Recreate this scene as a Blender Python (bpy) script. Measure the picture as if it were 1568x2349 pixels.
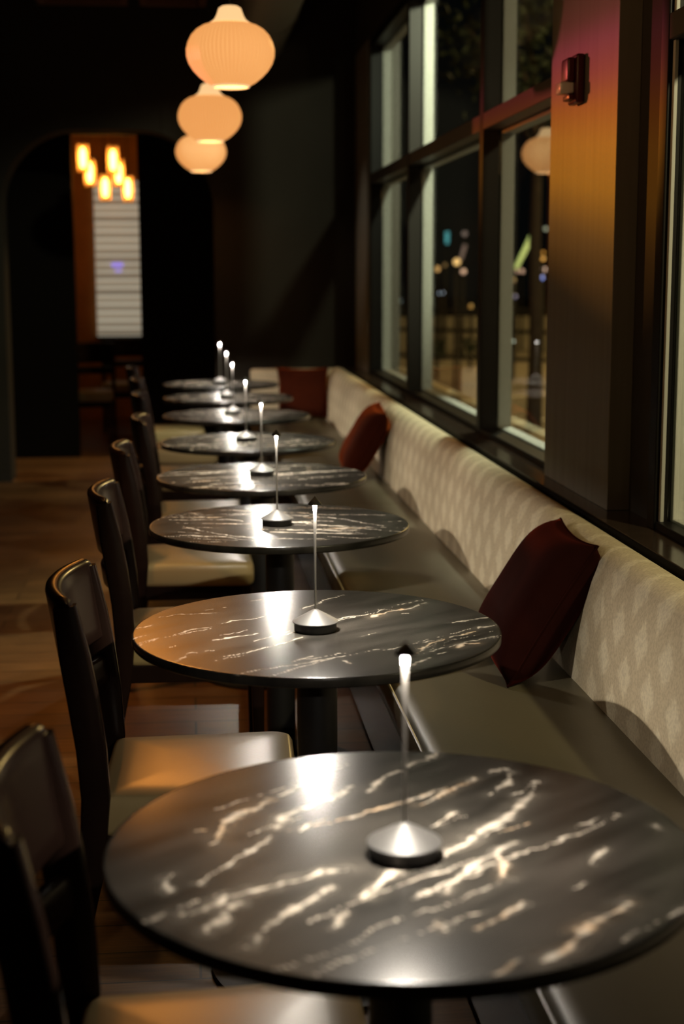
import bpy, bmesh, math, random
import numpy as np
from mathutils import Vector, Matrix

random.seed(7)
for o in list(bpy.data.objects):
    bpy.data.objects.remove(o)
S = bpy.context.scene
C = S.collection
PI = math.pi

# ---------------------------------------------------------------- camera
F_PX, YAW, PITCH, ROLL = 3400.8, 0.102169, 0.160844, -0.002789
CAM_Z = 1.4694
cam_d = bpy.data.cameras.new('camera')
cam = bpy.data.objects.new('camera', cam_d)
C.objects.link(cam)
cam_d.sensor_fit = 'VERTICAL'
cam_d.sensor_height = 36.0
cam_d.lens = F_PX / 2349 * 36.0
fw = Vector((math.sin(YAW) * math.cos(PITCH), math.cos(YAW) * math.cos(PITCH), -math.sin(PITCH)))
rt = Vector((math.cos(YAW), -math.sin(YAW), 0))
up = rt.cross(fw)
rt, up = math.cos(ROLL) * rt + math.sin(ROLL) * up, -math.sin(ROLL) * rt + math.cos(ROLL) * up
M = Matrix((rt, up, -fw)).transposed().to_4x4()
M.translation = Vector((0, 0, CAM_Z))
cam.matrix_world = M
cam_d.clip_start = 0.05
cam_d.clip_end = 200
cam_d.dof.use_dof = True
cam_d.dof.focus_distance = 3.35
cam_d.dof.aperture_fstop = 2.8
S.camera = cam

# ---------------------------------------------------------------- colour management, world
S.view_settings.view_transform = 'Standard'
S.view_settings.look = 'None'
S.view_settings.gamma = 1.0
S.view_settings.use_curve_mapping = False
S.view_settings.exposure = 0.0
w = bpy.data.worlds.new('night_sky')
S.world = w
w.use_nodes = True
w.node_tree.nodes['Background'].inputs['Color'].default_value = (0.10, 0.115, 0.12, 1)
w.node_tree.nodes['Background'].inputs['Strength'].default_value = 0.03
S.cycles.transparent_max_bounces = 16
S.cycles.sample_clamp_indirect = 4.0

# ---------------------------------------------------------------- lamps that have no visible fitting
def spot(name, loc, target, power, color, size_deg, blend=0.6, radius=0.05):
    l = bpy.data.lights.new(name, 'SPOT')
    l.energy, l.color, l.spot_size, l.spot_blend, l.shadow_soft_size = power, color, math.radians(size_deg), blend, radius
    o = bpy.data.objects.new(name, l)
    C.objects.link(o)
    o.location = loc
    o.rotation_euler = (Vector(target) - Vector(loc)).to_track_quat('-Z', 'Y').to_euler()
    return o

def point(name, loc, power, color, radius=0.08):
    l = bpy.data.lights.new(name, 'POINT')
    l.energy, l.color, l.shadow_soft_size = power, color, radius
    o = bpy.data.objects.new(name, l)
    C.objects.link(o)
    o.location = loc
    return o

# outside wall lamps beside the windows
spot('facade_lamp', (1.80, 6.9, 3.0), (1.30, 9.4, 1.75), 380, (1.0, 1.0, 0.74), 74, 0.5, 0.06)
spot('facade_lamp', (1.62, 6.6, 3.0), (1.08, 6.3, 0.8), 420, (0.95, 1.0, 0.80), 70, 0.5, 0.06)  # second spot added so the outside lamp's light reaches the bench top
spot('facade_lamp', (2.1, 1.6, 2.6), (1.25, 4.6, 1.6), 260, (1.0, 0.82, 0.5), 100, 0.6, 0.06)
# parking area lamps
# unseen spot added to light the wall return beside the last window
spot('unseen_ceiling_spot', (-0.2, 9.4, 3.25), (1.19, 10.2, 1.7), 30, (1.0, 0.92, 0.75), 22, 1.0, 0.03)
spot('parking_lamp', (9.0, 24.0, 7.0), (6.0, 22.0, -0.15), 5000, (1.0, 0.62, 0.22), 140, 0.7, 0.2)
spot('parking_lamp', (5.5, 12.0, 6.0), (4.0, 14.0, -0.15), 1100, (1.0, 0.66, 0.28), 140, 0.7, 0.2)
# warm unseen lamps over the room's left half
spot('unseen_ceiling_spot', (-0.95, 4.5, 3.2), (-0.62, 4.9, 0), 115, (1.0, 0.46, 0.12), 50, 1.0, 0.08)
spot('unseen_ceiling_spot', (-2.2, 8.2, 3.2), (-1.6, 8.2, 0), 12, (1.0, 0.45, 0.14), 85, 0.9, 0.08)
spot('unseen_ceiling_spot', (-0.32, 8.5, 3.22), (-0.04, 2.98, 0.70), 120, (1.0, 0.34, 0.05), 8.5, 1.0, 0.05)  # added spot for the orange sheen on the second table and its chair
# coloured effect lamp: an orange band below a red one, thrown level across the room onto the right wall
gob = spot('colour_effect_lamp', (-1.1, 6.8, 2.27), (-1.1 + math.cos(math.radians(32.5)), 6.8 - math.sin(math.radians(32.5)), 2.18), 430, (1, 1, 1), 42, 0.10, 0.02)
gl = gob.data
gl.use_nodes = True
nt = gl.node_tree
for n in list(nt.nodes):
    nt.nodes.remove(n)
go = nt.nodes.new('ShaderNodeOutputLight')
ge = nt.nodes.new('ShaderNodeEmission')
gg = nt.nodes.new('ShaderNodeNewGeometry')
gs = nt.nodes.new('ShaderNodeSeparateXYZ')
gm = nt.nodes.new('ShaderNodeMath')
gm.operation = 'MULTIPLY_ADD'
gm.inputs[1].default_value = 1.7
gm.inputs[2].default_value = 0.5
gr = nt.nodes.new('ShaderNodeValToRGB')
cr = gr.color_ramp
stops = [(0.05, (0, 0, 0)), (0.15, (0.30, 0.12, 0.02)), (0.22, (0.72, 0.26, 0.02)), (0.28, (0.75, 0.24, 0.02)), (0.33, (0.62, 0.14, 0.02)), (0.375, (0.46, 0.065, 0.05)),
         (0.42, (0.36, 0.045, 0.07)), (0.46, (0.17, 0.03, 0.03)), (0.54, (0.06, 0.02, 0.01)), (0.70, (0, 0, 0))]
cr.elements[0].position, cr.elements[0].color = stops[0][0], (*stops[0][1], 1)
cr.elements[1].position, cr.elements[1].color = stops[-1][0], (*stops[-1][1], 1)
for p_, c_ in stops[1:-1]:
    e_ = cr.elements.new(p_)
    e_.color = (*c_, 1)
nt.links.new(gg.outputs['Incoming'], gs.inputs[0])
nt.links.new(gs.outputs['Z'], gm.inputs[0])
nt.links.new(gm.outputs[0], gr.inputs[0])
nt.links.new(gr.outputs[0], ge.inputs['Color'])
nt.links.new(ge.outputs[0], go.inputs[0])

# ---------------------------------------------------------------- materials
def mat(name, base=(0.5, 0.5, 0.5), rough=0.5, metal=0.0, spec=0.5, noise=None, bump=None, sheen=0.0, coat=0.0):
    """Principled material; noise=(scale, amount) mottles the base colour, bump=(scale, strength)."""
    m = bpy.data.materials.new(name)
    m.use_nodes = True
    t = m.node_tree
    b = t.nodes['Principled BSDF']
    b.inputs['Base Color'].default_value = (*base, 1)
    b.inputs['Roughness'].default_value = rough
    b.inputs['Metallic'].default_value = metal
    b.inputs['Specular IOR Level'].default_value = spec
    b.inputs['Sheen Weight'].default_value = sheen
    b.inputs['Coat Weight'].default_value = coat
    if noise or bump:
        tc = t.nodes.new('ShaderNodeTexCoord')
    if noise:
        n = t.nodes.new('ShaderNodeTexNoise')
        n.inputs['Scale'].default_value = noise[0]
        n.inputs['Detail'].default_value = 5
        t.links.new(tc.outputs['Object'], n.inputs['Vector'])
        mx = t.nodes.new('ShaderNodeMix')
        mx.data_type = 'RGBA'
        mx.inputs[6].default_value = (*[c * (1 - noise[1]) for c in base], 1)
        mx.inputs[7].default_value = (*[min(1, c * (1 + noise[1])) for c in base], 1)
        t.links.new(n.outputs['Fac'], mx.inputs[0])
        t.links.new(mx.outputs[2], b.inputs['Base Color'])
    if bump:
        n2 = t.nodes.new('ShaderNodeTexNoise')
        n2.inputs['Scale'].default_value = bump[0]
        n2.inputs['Detail'].default_value = 3
        t.links.new(tc.outputs['Object'], n2.inputs['Vector'])
        bp = t.nodes.new('ShaderNodeBump')
        bp.inputs['Strength'].default_value = bump[1]
        bp.inputs['Distance'].default_value = 0.004
        t.links.new(n2.outputs['Fac'], bp.inputs['Height'])
        t.links.new(bp.outputs[0], b.inputs['Normal'])
    return m

def emit(name, color, strength):
    m = bpy.data.materials.new(name)
    m.use_nodes = True
    t = m.node_tree
    b = t.nodes['Principled BSDF']
    b.inputs['Base Color'].default_value = (0.6, 0.6, 0.6, 1)
    b.inputs['Emission Color'].default_value = (*color, 1)
    b.inputs['Emission Strength'].default_value = strength
    return m

def new_nodes(m):
    return m.node_tree, m.node_tree.nodes['Principled BSDF']

def link(t, a, b):
    t.links.new(a, b)

MT = {}
MT['wood_dark'] = mat('espresso_wood', (0.014, 0.007, 0.005), 0.26, noise=(18, 0.3), spec=0.18)
MT['vinyl'] = mat('tan_vinyl', (0.40, 0.30, 0.145), 0.34, noise=(9, 0.06), bump=(160, 0.05))
MT['bench_vinyl'] = mat('olive_tan_vinyl', (0.12, 0.102, 0.064), 0.42, noise=(7, 0.08), bump=(140, 0.06))
MT['black_metal'] = mat('black_powder_coat', (0.012, 0.011, 0.011), 0.45)
MT['frame'] = mat('bronze_window_frame', (0.013, 0.011, 0.010), 0.45, spec=0.12)  # bronze darkened for the unlit inner sides of the frame
MT['mullion'] = mat('lit_bronze_mullion', (0.030, 0.026, 0.023), 0.45, spec=0.12)  # frame bronze made lighter so the coloured light shows on the mullions
MT['transom'] = mat('lit_bronze_transom', (0.06, 0.052, 0.045), 0.45, spec=0.2)  # frame bronze made lighter still for the pink light on the transom
MT['bead'] = mat('pale_glazing_bead', (0.60, 0.58, 0.52), 0.5)
MT['alu'] = mat('brushed_aluminium', (0.05, 0.048, 0.046), 0.5, metal=0.15)
MT['stem'] = mat('dark_lamp_stem', (0.30, 0.28, 0.26), 0.5, metal=0.2)
MT['rubber'] = mat('black_puck', (0.012, 0.010, 0.010), 0.6)
MT['wall'] = mat('dark_taupe_plaster', (0.028, 0.023, 0.018), 0.85, spec=0.1, noise=(3, 0.15))
MT['ceil'] = mat('dark_ceiling', (0.025, 0.019, 0.015), 0.9, spec=0.1)
MT['beam'] = mat('mahogany_ceiling_panel', (0.12, 0.045, 0.025), 0.6, noise=(8, 0.3))
MT['duct'] = mat('grey_duct_metal', (0.16, 0.15, 0.13), 0.6, metal=0.2)
MT['pier'] = mat('dark_pier_paint', (0.06, 0.05, 0.04), 0.7, spec=0.1)
MT['sill'] = mat('dark_glossy_sill_wood', (0.05, 0.034, 0.024), 0.16, noise=(20, 0.3))
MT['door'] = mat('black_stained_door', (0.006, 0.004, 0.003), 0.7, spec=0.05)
MT['amber_wall'] = mat('ochre_plaster', (0.42, 0.20, 0.06), 0.8, noise=(3, 0.3))
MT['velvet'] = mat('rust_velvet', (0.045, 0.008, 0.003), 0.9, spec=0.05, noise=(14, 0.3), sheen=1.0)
MT['velvet_shaded'] = mat('shaded_rust_velvet', (0.015, 0.0025, 0.0015), 0.9, spec=0.05, noise=(14, 0.3), sheen=0.25)  # rust velvet again, darkened with the near cushion's shade
for k_, c_ in (('velvet', (0.9, 0.16, 0.03, 1)), ('velvet_shaded', (0.6, 0.06, 0.025, 1))):
    b_ = MT[k_].node_tree.nodes['Principled BSDF']
    b_.inputs['Sheen Tint'].default_value = c_
    b_.inputs['Sheen Roughness'].default_value = 0.35
MT['red_plastic'] = mat('red_alarm_plastic', (0.07, 0.007, 0.012), 0.35)
MT['lens'] = mat('clear_strobe_lens', (0.75, 0.72, 0.70), 0.12, spec=0.8)
MT['asphalt'] = mat('asphalt', (0.20, 0.17, 0.13), 0.75, noise=(1.2, 0.35))
MT['concrete'] = mat('concrete', (0.30, 0.27, 0.22), 0.8, noise=(2, 0.2))
MT['line_paint'] = mat('white_road_paint', (0.75, 0.72, 0.66), 0.7)
MT['bark'] = mat('tree_bark', (0.05, 0.035, 0.025), 0.9, noise=(12, 0.4))
MT['leaf'] = mat('dark_leaves', (0.03, 0.045, 0.02), 0.8)
MT['rail'] = mat('dark_rail_paint', (0.02, 0.018, 0.016), 0.5)
MT['cord'] = mat('black_cord', (0.01, 0.01, 0.01), 0.6)

# pendant shades: pleated glowing fabric
def shade_mat(name, c, s):
    m = emit(name, c, s)
    t, b = new_nodes(m)
    tc = t.nodes.new('ShaderNodeTexCoord')
    sx = t.nodes.new('ShaderNodeSeparateXYZ')
    at = t.nodes.new('ShaderNodeMath'); at.operation = 'ARCTAN2'
    mu = t.nodes.new('ShaderNodeMath'); mu.operation = 'MULTIPLY'; mu.inputs[1].default_value = 64
    sn = t.nodes.new('ShaderNodeMath'); sn.operation = 'SINE'
    bp = t.nodes.new('ShaderNodeBump'); bp.inputs['Distance'].default_value = 0.004
    link(t, tc.outputs['Object'], sx.inputs[0]); link(t, sx.outputs[0], at.inputs[0]); link(t, sx.outputs[1], at.inputs[1])
    link(t, at.outputs[0], mu.inputs[0]); link(t, mu.outputs[0], sn.inputs[0]); link(t, sn.outputs[0], bp.inputs['Height'])
    link(t, bp.outputs[0], b.inputs['Normal'])
    b.inputs['Base Color'].default_value = (0.7, 0.55, 0.38, 1)
    return m
MT['shade'] = shade_mat('pleated_amber_shade', (1.0, 0.41, 0.115), 0.84)
MT['shade_neck'] = shade_mat('pale_shade_neck', (1.0, 0.60, 0.27), 1.0)
MT['shade_rim'] = emit('pale_shade_rim', (1.0, 0.62, 0.30), 0.95)
MT['shade_rim'].node_tree.nodes['Principled BSDF'].inputs['Base Color'].default_value = (0.02, 0.015, 0.01, 1)
MT['shade_rim'].node_tree.nodes['Principled BSDF'].inputs['Roughness'].default_value = 0.9
MT['pend_bulb'] = emit('pendant_diffuser', (1.0, 0.45, 0.12), 45.0)
MT['led'] = emit('white_led_diffuser', (1.0, 0.93, 0.86), 7.0)
MT['led_ring'] = emit('white_led_ring', (1.0, 0.91, 0.77), 27000.0)
MT['tube_bulb'] = emit('amber_filament', (1.0, 0.55, 0.16), 24.0)

# window glass: see-through, with a Fresnel mirror coat (double glazing reflects strongly at a grazing angle)
m = bpy.data.materials.new('window_glass'); m.use_nodes = True
t = m.node_tree
t.nodes.remove(t.nodes['Principled BSDF'])
out = t.nodes['Material Output']
tr = t.nodes.new('ShaderNodeBsdfTransparent'); tr.inputs[0].default_value = (0.90, 0.94, 0.91, 1)
gy = t.nodes.new('ShaderNodeBsdfGlossy'); gy.inputs['Roughness'].default_value = 0.0
fr = t.nodes.new('ShaderNodeFresnel')
gb = t.nodes.new('ShaderNodeNewGeometry')          # both faces of a pane mirror alike
ix = t.nodes.new('ShaderNodeMix'); ix.data_type = 'FLOAT'; ix.inputs[2].default_value = 2.0; ix.inputs[3].default_value = 1 / 2.0
link(t, gb.outputs['Backfacing'], ix.inputs[0]); link(t, ix.outputs[0], fr.inputs[0])
ms = t.nodes.new('ShaderNodeMixShader')
link(t, fr.outputs[0], ms.inputs[0]); link(t, tr.outputs[0], ms.inputs[1]); link(t, gy.outputs[0], ms.inputs[2]); link(t, ms.outputs[0], out.inputs[0])
MT['glass'] = m
# amber lamp glass
m = bpy.data.materials.new('amber_lamp_glass'); m.use_nodes = True
t = m.node_tree
t.nodes.remove(t.nodes['Principled BSDF'])
out = t.nodes['Material Output']
tr = t.nodes.new('ShaderNodeBsdfTransparent'); tr.inputs[0].default_value = (1.0, 0.72, 0.36, 1)
tl = t.nodes.new('ShaderNodeBsdfTranslucent'); tl.inputs[0].default_value = (1.0, 0.55, 0.18, 1)
ms = t.nodes.new('ShaderNodeMixShader'); ms.inputs[0].default_value = 0.35
link(t, tr.outputs[0], ms.inputs[1]); link(t, tl.outputs[0], ms.inputs[2]); link(t, ms.outputs[0], out.inputs[0])
MT['amber_glass'] = m

# marble: the veins are stored per vertex in the table top mesh ('vein' attribute), mottling is noise
def marble():
    m = mat('black_veined_marble', (0.03, 0.027, 0.024), 0.25, spec=0.34)
    t, b = new_nodes(m)
    tc = t.nodes.new('ShaderNodeTexCoord')
    n1 = t.nodes.new('ShaderNodeTexNoise'); n1.inputs['Scale'].default_value = 7; n1.inputs['Detail'].default_value = 8
    mp = t.nodes.new('ShaderNodeMapping'); mp.vector_type = 'TEXTURE'; mp.inputs['Rotation'].default_value = (0, 0, 0.65); mp.inputs['Scale'].default_value = (2.0, 0.36, 1)
    link(t, tc.outputs['Object'], mp.inputs[0]); link(t, mp.outputs[0], n1.inputs['Vector'])
    r1 = t.nodes.new('ShaderNodeValToRGB')
    r1.color_ramp.elements[0].position = 0.33; r1.color_ramp.elements[0].color = (0.013, 0.012, 0.0105, 1)
    r1.color_ramp.elements[1].position = 0.78; r1.color_ramp.elements[1].color = (0.046, 0.041, 0.035, 1)
    link(t, n1.outputs['Fac'], r1.inputs[0])
    a = t.nodes.new('ShaderNodeAttribute'); a.attribute_name = 'vein'
    sp = t.nodes.new('ShaderNodeSeparateColor')
    link(t, a.outputs['Color'], sp.inputs[0])
    vc = t.nodes.new('ShaderNodeMix'); vc.data_type = 'RGBA'
    vc.inputs[6].default_value = (0.52, 0.47, 0.40, 1); vc.inputs[7].default_value = (0.55, 0.36, 0.20, 1)
    link(t, sp.outputs[1], vc.inputs[0])
    fx = t.nodes.new('ShaderNodeMix'); fx.data_type = 'RGBA'
    link(t, sp.outputs[0], fx.inputs[0]); link(t, r1.outputs[0], fx.inputs[6]); link(t, vc.outputs[2], fx.inputs[7])
    link(t, fx.outputs[2], b.inputs['Base Color'])
    return m
MT['marble'] = marble()

# banquette back: woven cream cloth with a lattice of smooth pale diamonds on a rougher mottled ground
def diamond_cloth():
    m = mat('cream_diamond_weave', (0.45, 0.38, 0.27), 0.8, spec=0.2, bump=(90, 0.25))
    t, b = new_nodes(m)
    tc = t.nodes.new('ShaderNodeTexCoord')
    sx = t.nodes.new('ShaderNodeSeparateXYZ'); link(t, tc.outputs['Object'], sx.inputs[0])
    def mth(op, x, y=None, z=None):
        n = t.nodes.new('ShaderNodeMath'); n.operation = op
        for i, v in enumerate((x, y, z)):
            if v is None: continue
            if isinstance(v, (int, float)): n.inputs[i].default_value = v
            else: link(t, v, n.inputs[i])
        return n.outputs[0]
    u = mth('MULTIPLY', sx.outputs[1], 1 / 0.17)
    v = mth('MULTIPLY', sx.outputs[2], 1 / 0.19)
    p = mth('ADD', u, v); q = mth('SUBTRACT', u, v)
    tri = lambda s: mth('ABSOLUTE', mth('SUBTRACT', mth('FRACT', s), 0.5))
    # a diamond cell is a unit square in (p, q); the pale part is its inside
    d = mth('MAXIMUM', tri(p), tri(q))
    ns = t.nodes.new('ShaderNodeTexNoise'); ns.inputs['Scale'].default_value = 60; ns.inputs['Detail'].default_value = 4
    link(t, tc.outputs['Object'], ns.inputs['Vector'])
    d2 = mth('ADD', d, mth('MULTIPLY', mth('SUBTRACT', ns.outputs['Fac'], 0.5), 0.25))
    r = t.nodes.new('ShaderNodeValToRGB')
    r.color_ramp.elements[0].position = 0.22; r.color_ramp.elements[0].color = (0.86, 0.745, 0.53, 1)
    r.color_ramp.elements[1].position = 0.34; r.color_ramp.elements[1].color = (0.70, 0.58, 0.39, 1)
    link(t, d2, r.inputs[0])
    n2 = t.nodes.new('ShaderNodeTexNoise'); n2.inputs['Scale'].default_value = 130; n2.inputs['Detail'].default_value = 2
    link(t, tc.outputs['Object'], n2.inputs['Vector'])
    mx = t.nodes.new('ShaderNodeMix'); mx.data_type = 'RGBA'; mx.blend_type = 'MULTIPLY'; mx.inputs[0].default_value = 0.35
    r2 = t.nodes.new('ShaderNodeValToRGB'); r2.color_ramp.elements[0].position = 0.35; r2.color_ramp.elements[1].position = 0.6
    r2.color_ramp.elements[0].color = (0.55, 0.52, 0.48, 1)
    link(t, n2.outputs['Fac'], r2.inputs[0])
    link(t, r.outputs[0], mx.inputs[6]); link(t, r2.outputs[0], mx.inputs[7])
    link(t, mx.outputs[2], b.inputs['Base Color'])
    return m
MT['cloth'] = diamond_cloth()

# plank floor
def planks():
    m = mat('walnut_plank_floor', (0.2, 0.1, 0.05), 0.38)
    t, b = new_nodes(m)
    tc = t.nodes.new('ShaderNodeTexCoord')
    br = t.nodes.new('ShaderNodeTexBrick')
    br.inputs['Scale'].default_value = 1.0
    br.inputs['Brick Width'].default_value = 1.6; br.inputs['Row Height'].default_value = 0.14; br.inputs['Mortar Size'].default_value = 0.003
    br.inputs['Color1'].default_value = (0.24, 0.115, 0.042, 1); br.inputs['Color2'].default_value = (0.15, 0.070, 0.026, 1); br.inputs['Mortar'].default_value = (0.02, 0.012, 0.008, 1)
    link(t, tc.outputs['Object'], br.inputs['Vector'])
    n = t.nodes.new('ShaderNodeTexNoise'); n.inputs['Scale'].default_value = 6; n.inputs['Detail'].default_value = 8
    mp = t.nodes.new('ShaderNodeMapping'); mp.inputs['Scale'].default_value = (1, 14, 1)
    link(t, tc.outputs['Object'], mp.inputs[0]); link(t, mp.outputs[0], n.inputs['Vector'])
    mx = t.nodes.new('ShaderNodeMix'); mx.data_type = 'RGBA'; mx.blend_type = 'MULTIPLY'; mx.inputs[0].default_value = 0.7
    r = t.nodes.new('ShaderNodeValToRGB'); r.color_ramp.elements[0].color = (0.4, 0.4, 0.4, 1); r.color_ramp.elements[0].position = 0.3; r.color_ramp.elements[1].position = 0.7
    link(t, n.outputs['Fac'], r.inputs[0]); link(t, br.outputs['Color'], mx.inputs[6]); link(t, r.outputs[0], mx.inputs[7])
    link(t, mx.outputs[2], b.inputs['Base Color'])
    return m
MT['planks'] = planks()

# pillar veneer: vertical grain
def veneer():
    m = mat('pale_veneer', (0.5, 0.4, 0.28), 0.5)
    t, b = new_nodes(m)
    tc = t.nodes.new('ShaderNodeTexCoord')
    n = t.nodes.new('ShaderNodeTexNoise'); n.inputs['Scale'].default_value = 9; n.inputs['Detail'].default_value = 6
    mp = t.nodes.new('ShaderNodeMapping'); mp.inputs['Scale'].default_value = (3, 3, 0.15)
    link(t, tc.outputs['Object'], mp.inputs[0]); link(t, mp.outputs[0], n.inputs['Vector'])
    r = t.nodes.new('ShaderNodeValToRGB')
    r.color_ramp.elements[0].position = 0.3; r.color_ramp.elements[0].color = (0.20, 0.175, 0.138, 1)
    r.color_ramp.elements[1].position = 0.7; r.color_ramp.elements[1].color = (0.25, 0.222, 0.180, 1)
    link(t, n.outputs['Fac'], r.inputs[0]); link(t, r.outputs[0], b.inputs['Base Color'])
    return m
MT['veneer'] = veneer()

# ---------------------------------------------------------------- object helpers
def tag(o, label=None, cat=None, group=None, kind=None):
    if label: o['label'] = label
    if cat: o['category'] = cat
    if group: o['group'] = group
    if kind: o['kind'] = kind
    return o

def empty(name, loc, rz=0.0):
    o = bpy.data.objects.new(name, None)
    C.objects.link(o)
    o.location = loc
    o.rotation_euler = (0, 0, rz)
    o.empty_display_size = 0.05
    return o

class MB:
    """Collects shapes into one bmesh and links them as one mesh object."""
    def __init__(s):
        s.bm = bmesh.new()
    def box(s, x0, x1, y0, y1, z0, z1, bevel=0.0, seg=2):
        b = bmesh.new()
        vs = [b.verts.new((x, y, z)) for x in (x0, x1) for y in (y0, y1) for z in (z0, z1)]
        for f in ((0, 1, 3, 2), (4, 6, 7, 5), (0, 4, 5, 1), (2, 3, 7, 6), (0, 2, 6, 4), (1, 5, 7, 3)):
            b.faces.new([vs[i] for i in f])
        if bevel:
            bmesh.ops.bevel(b, geom=list(b.edges), offset=bevel, segments=seg, profile=0.5, affect='EDGES')
        s.merge(b)
        return s
    def merge(s, b, mtx=None):
        me = bpy.data.meshes.new('tmp')
        b.to_mesh(me); b.free()
        if mtx: me.transform(mtx)
        s.bm.from_mesh(me)
        bpy.data.meshes.remove(me)
    def lathe(s, prof, n=48, c=(0, 0), caps=True):
        rings = []
        for r, z in prof:
            if r < 1e-6:
                rings.append([s.bm.verts.new((c[0], c[1], z))])
            else:
                rings.append([s.bm.verts.new((c[0] + r * math.cos(2 * PI * i / n), c[1] + r * math.sin(2 * PI * i / n), z)) for i in range(n)])
        for A, B in zip(rings, rings[1:]):
            if len(A) == 1 and len(B) == 1: continue
            for i in range(n):
                j = (i + 1) % n
                if len(A) == 1: s.bm.faces.new((A[0], B[j], B[i]))
                elif len(B) == 1: s.bm.faces.new((A[i], A[j], B[0]))
                else: s.bm.faces.new((A[i], A[j], B[j], B[i]))
        if caps:
            if len(rings[0]) > 1: s.bm.faces.new(rings[0][::-1])
            if len(rings[-1]) > 1: s.bm.faces.new(rings[-1])
        return s
    def sweep(s, path, sect, frame=None, cap=True):
        """path: list of centres; sect(i) -> list of (a, b) offsets; frame(i) -> (A, B) unit vectors."""
        rings = []
        for i, p in enumerate(path):
            A, B = frame(i)
            rings.append([s.bm.verts.new(Vector(p) + A * a + B * b) for a, b in sect(i)])
        n = len(rings[0])
        for R, Q in zip(rings, rings[1:]):
            for k in range(n):
                l = (k + 1) % n
                s.bm.faces.new((R[k], R[l], Q[l], Q[k]))
        if cap:
            s.bm.faces.new(rings[0][::-1]); s.bm.faces.new(rings[-1])
        return s
    def tube(s, pts, r, n=10):
        pts = [Vector(p) for p in pts]
        rr = r if isinstance(r, (list, tuple)) else [r] * len(pts)
        def fr(i):
            d = (pts[min(i + 1, len(pts) - 1)] - pts[max(i - 1, 0)]).normalized()
            a = d.cross(Vector((0, 0, 1)) if abs(d.z) < 0.95 else Vector((1, 0, 0))).normalized()
            return a, d.cross(a)
        return s.sweep(pts, lambda i: [(rr[i] * math.cos(2 * PI * k / n), rr[i] * math.sin(2 * PI * k / n)) for k in range(n)], fr)
    def ball(s, c, r, n=16, sz=1.0):
        return s.lathe([(r * math.sin(PI * i / n) if 0 < i < n else 0.0, c[2] - sz * r * math.cos(PI * i / n)) for i in range(n + 1)], 2 * n, (c[0], c[1]), False)
    def build(s, name, material, parent=None, smooth=False, angle=35):
        bmesh.ops.recalc_face_normals(s.bm, faces=list(s.bm.faces))
        me = bpy.data.meshes.new(name)
        s.bm.to_mesh(me); s.bm.free()
        me.materials.append(material)
        if smooth:
            me.polygons.foreach_set('use_smooth', [True] * len(me.polygons))
            me.set_sharp_from_angle(angle=math.radians(angle))
        o = bpy.data.objects.new(name, me)
        C.objects.link(o)
        if parent: o.parent = parent
        return o

def children(o):
    return [c for c in bpy.data.objects if c.parent == o]

def copy_tree(o, parent=None, kids=None):
    c = o.copy()
    C.objects.link(c)
    if parent: c.parent = parent
    for ch in children(o):
        copy_tree(ch, c)
    return c

def struct(o):
    o['kind'] = 'structure'
    return o

# ---------------------------------------------------------------- the room shell
WX = 1.19          # room face of the right wall above the sill
FAR = 10.6
CEIL = 3.3
struct(MB().box(-3.3, 1.30, -1.6, 16.2, -0.1, 0.0).build('floor', MT['planks']))
struct(MB().box(-3.3, 1.35, -1.6, 16.2, CEIL, CEIL + 0.1).build('ceiling', MT['ceil']))
struct(MB().box(-3.4, -3.3, -1.6, 16.2, 0, CEIL).build('wall_left', MT['wall']))
struct(MB().box(-3.3, 1.35, -1.7, -1.6, 0, CEIL).build('wall_near', MT['wall']))
# right wall: below the sill, above the windows, the pier behind the pillar and the far return
wr = MB()
wr.box(1.11, 1.32, -1.6, FAR + 0.3, 0, 0.775)
wr.box(WX + 0.005, 1.40, -1.6, FAR + 0.3, 2.95, CEIL)
wr.box(1.231, 1.46, 3.78, 4.80, 0.80, 2.95)
wr.box(1.11, 1.40, -1.6, -0.5, 0.80, 2.95)
struct(wr.build('wall_right', MT['pier']))
struct(MB().box(WX, 1.40, 9.87, FAR - 0.001, 0.80, 2.95).build('wall_return', MT['veneer']))  # paler than the right wall: the light falling here is in its colour
struct(MB().box(1.105, 1.34, -1.6, FAR, 0.775, 0.80, 0.004).build('trim_1', MT['sill']))
struct(MB().box(1.099, 1.1052, -1.6, FAR, 0.70, 0.799).build('trim_4', MT['door']))  # dark strip added for the shade along the sill's front edge
struct(MB().box(1.166, 1.231, 4.04, 4.79, 0.80, CEIL, 0.002).build('wall_pillar', MT['veneer']))

# far wall with a wide round-cornered arch
def arch_wall():
    x0, x1, top = -1.265, 0.19, 2.44
    rx, rz, n = 0.52, 0.52, 14
    left = [(x0, 0.0)] + [(x0 + rx - rx * math.cos(a), top - rz + rz * math.sin(a)) for a in [PI / 2 * i / n for i in range(n + 1)]]
    right = [(x1 - rx + rx * math.sin(a), top - rz + rz * math.cos(a)) for a in [PI / 2 * i / n for i in range(n + 1)]] + [(x1, 0.0)]
    pts = [(-3.3, 0.0)] + left + right + [(1.35, 0.0), (1.35, CEIL), (-3.3, CEIL)]
    b = bmesh.new()
    f = b.faces.new([b.verts.new((x, FAR, z)) for x, z in pts])
    r = bmesh.ops.extrude_face_region(b, geom=[f])
    bmesh.ops.translate(b, verts=[v for v in r['geom'] if isinstance(v, bmesh.types.BMVert)], vec=(0, 0.3, 0))
    bmesh.ops.triangulate(b, faces=[q for q in b.faces if len(q.verts) > 4])
    s = MB(); s.merge(b)
    return struct(s.build('wall_far', MT['wall']))
arch_wall()
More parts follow.
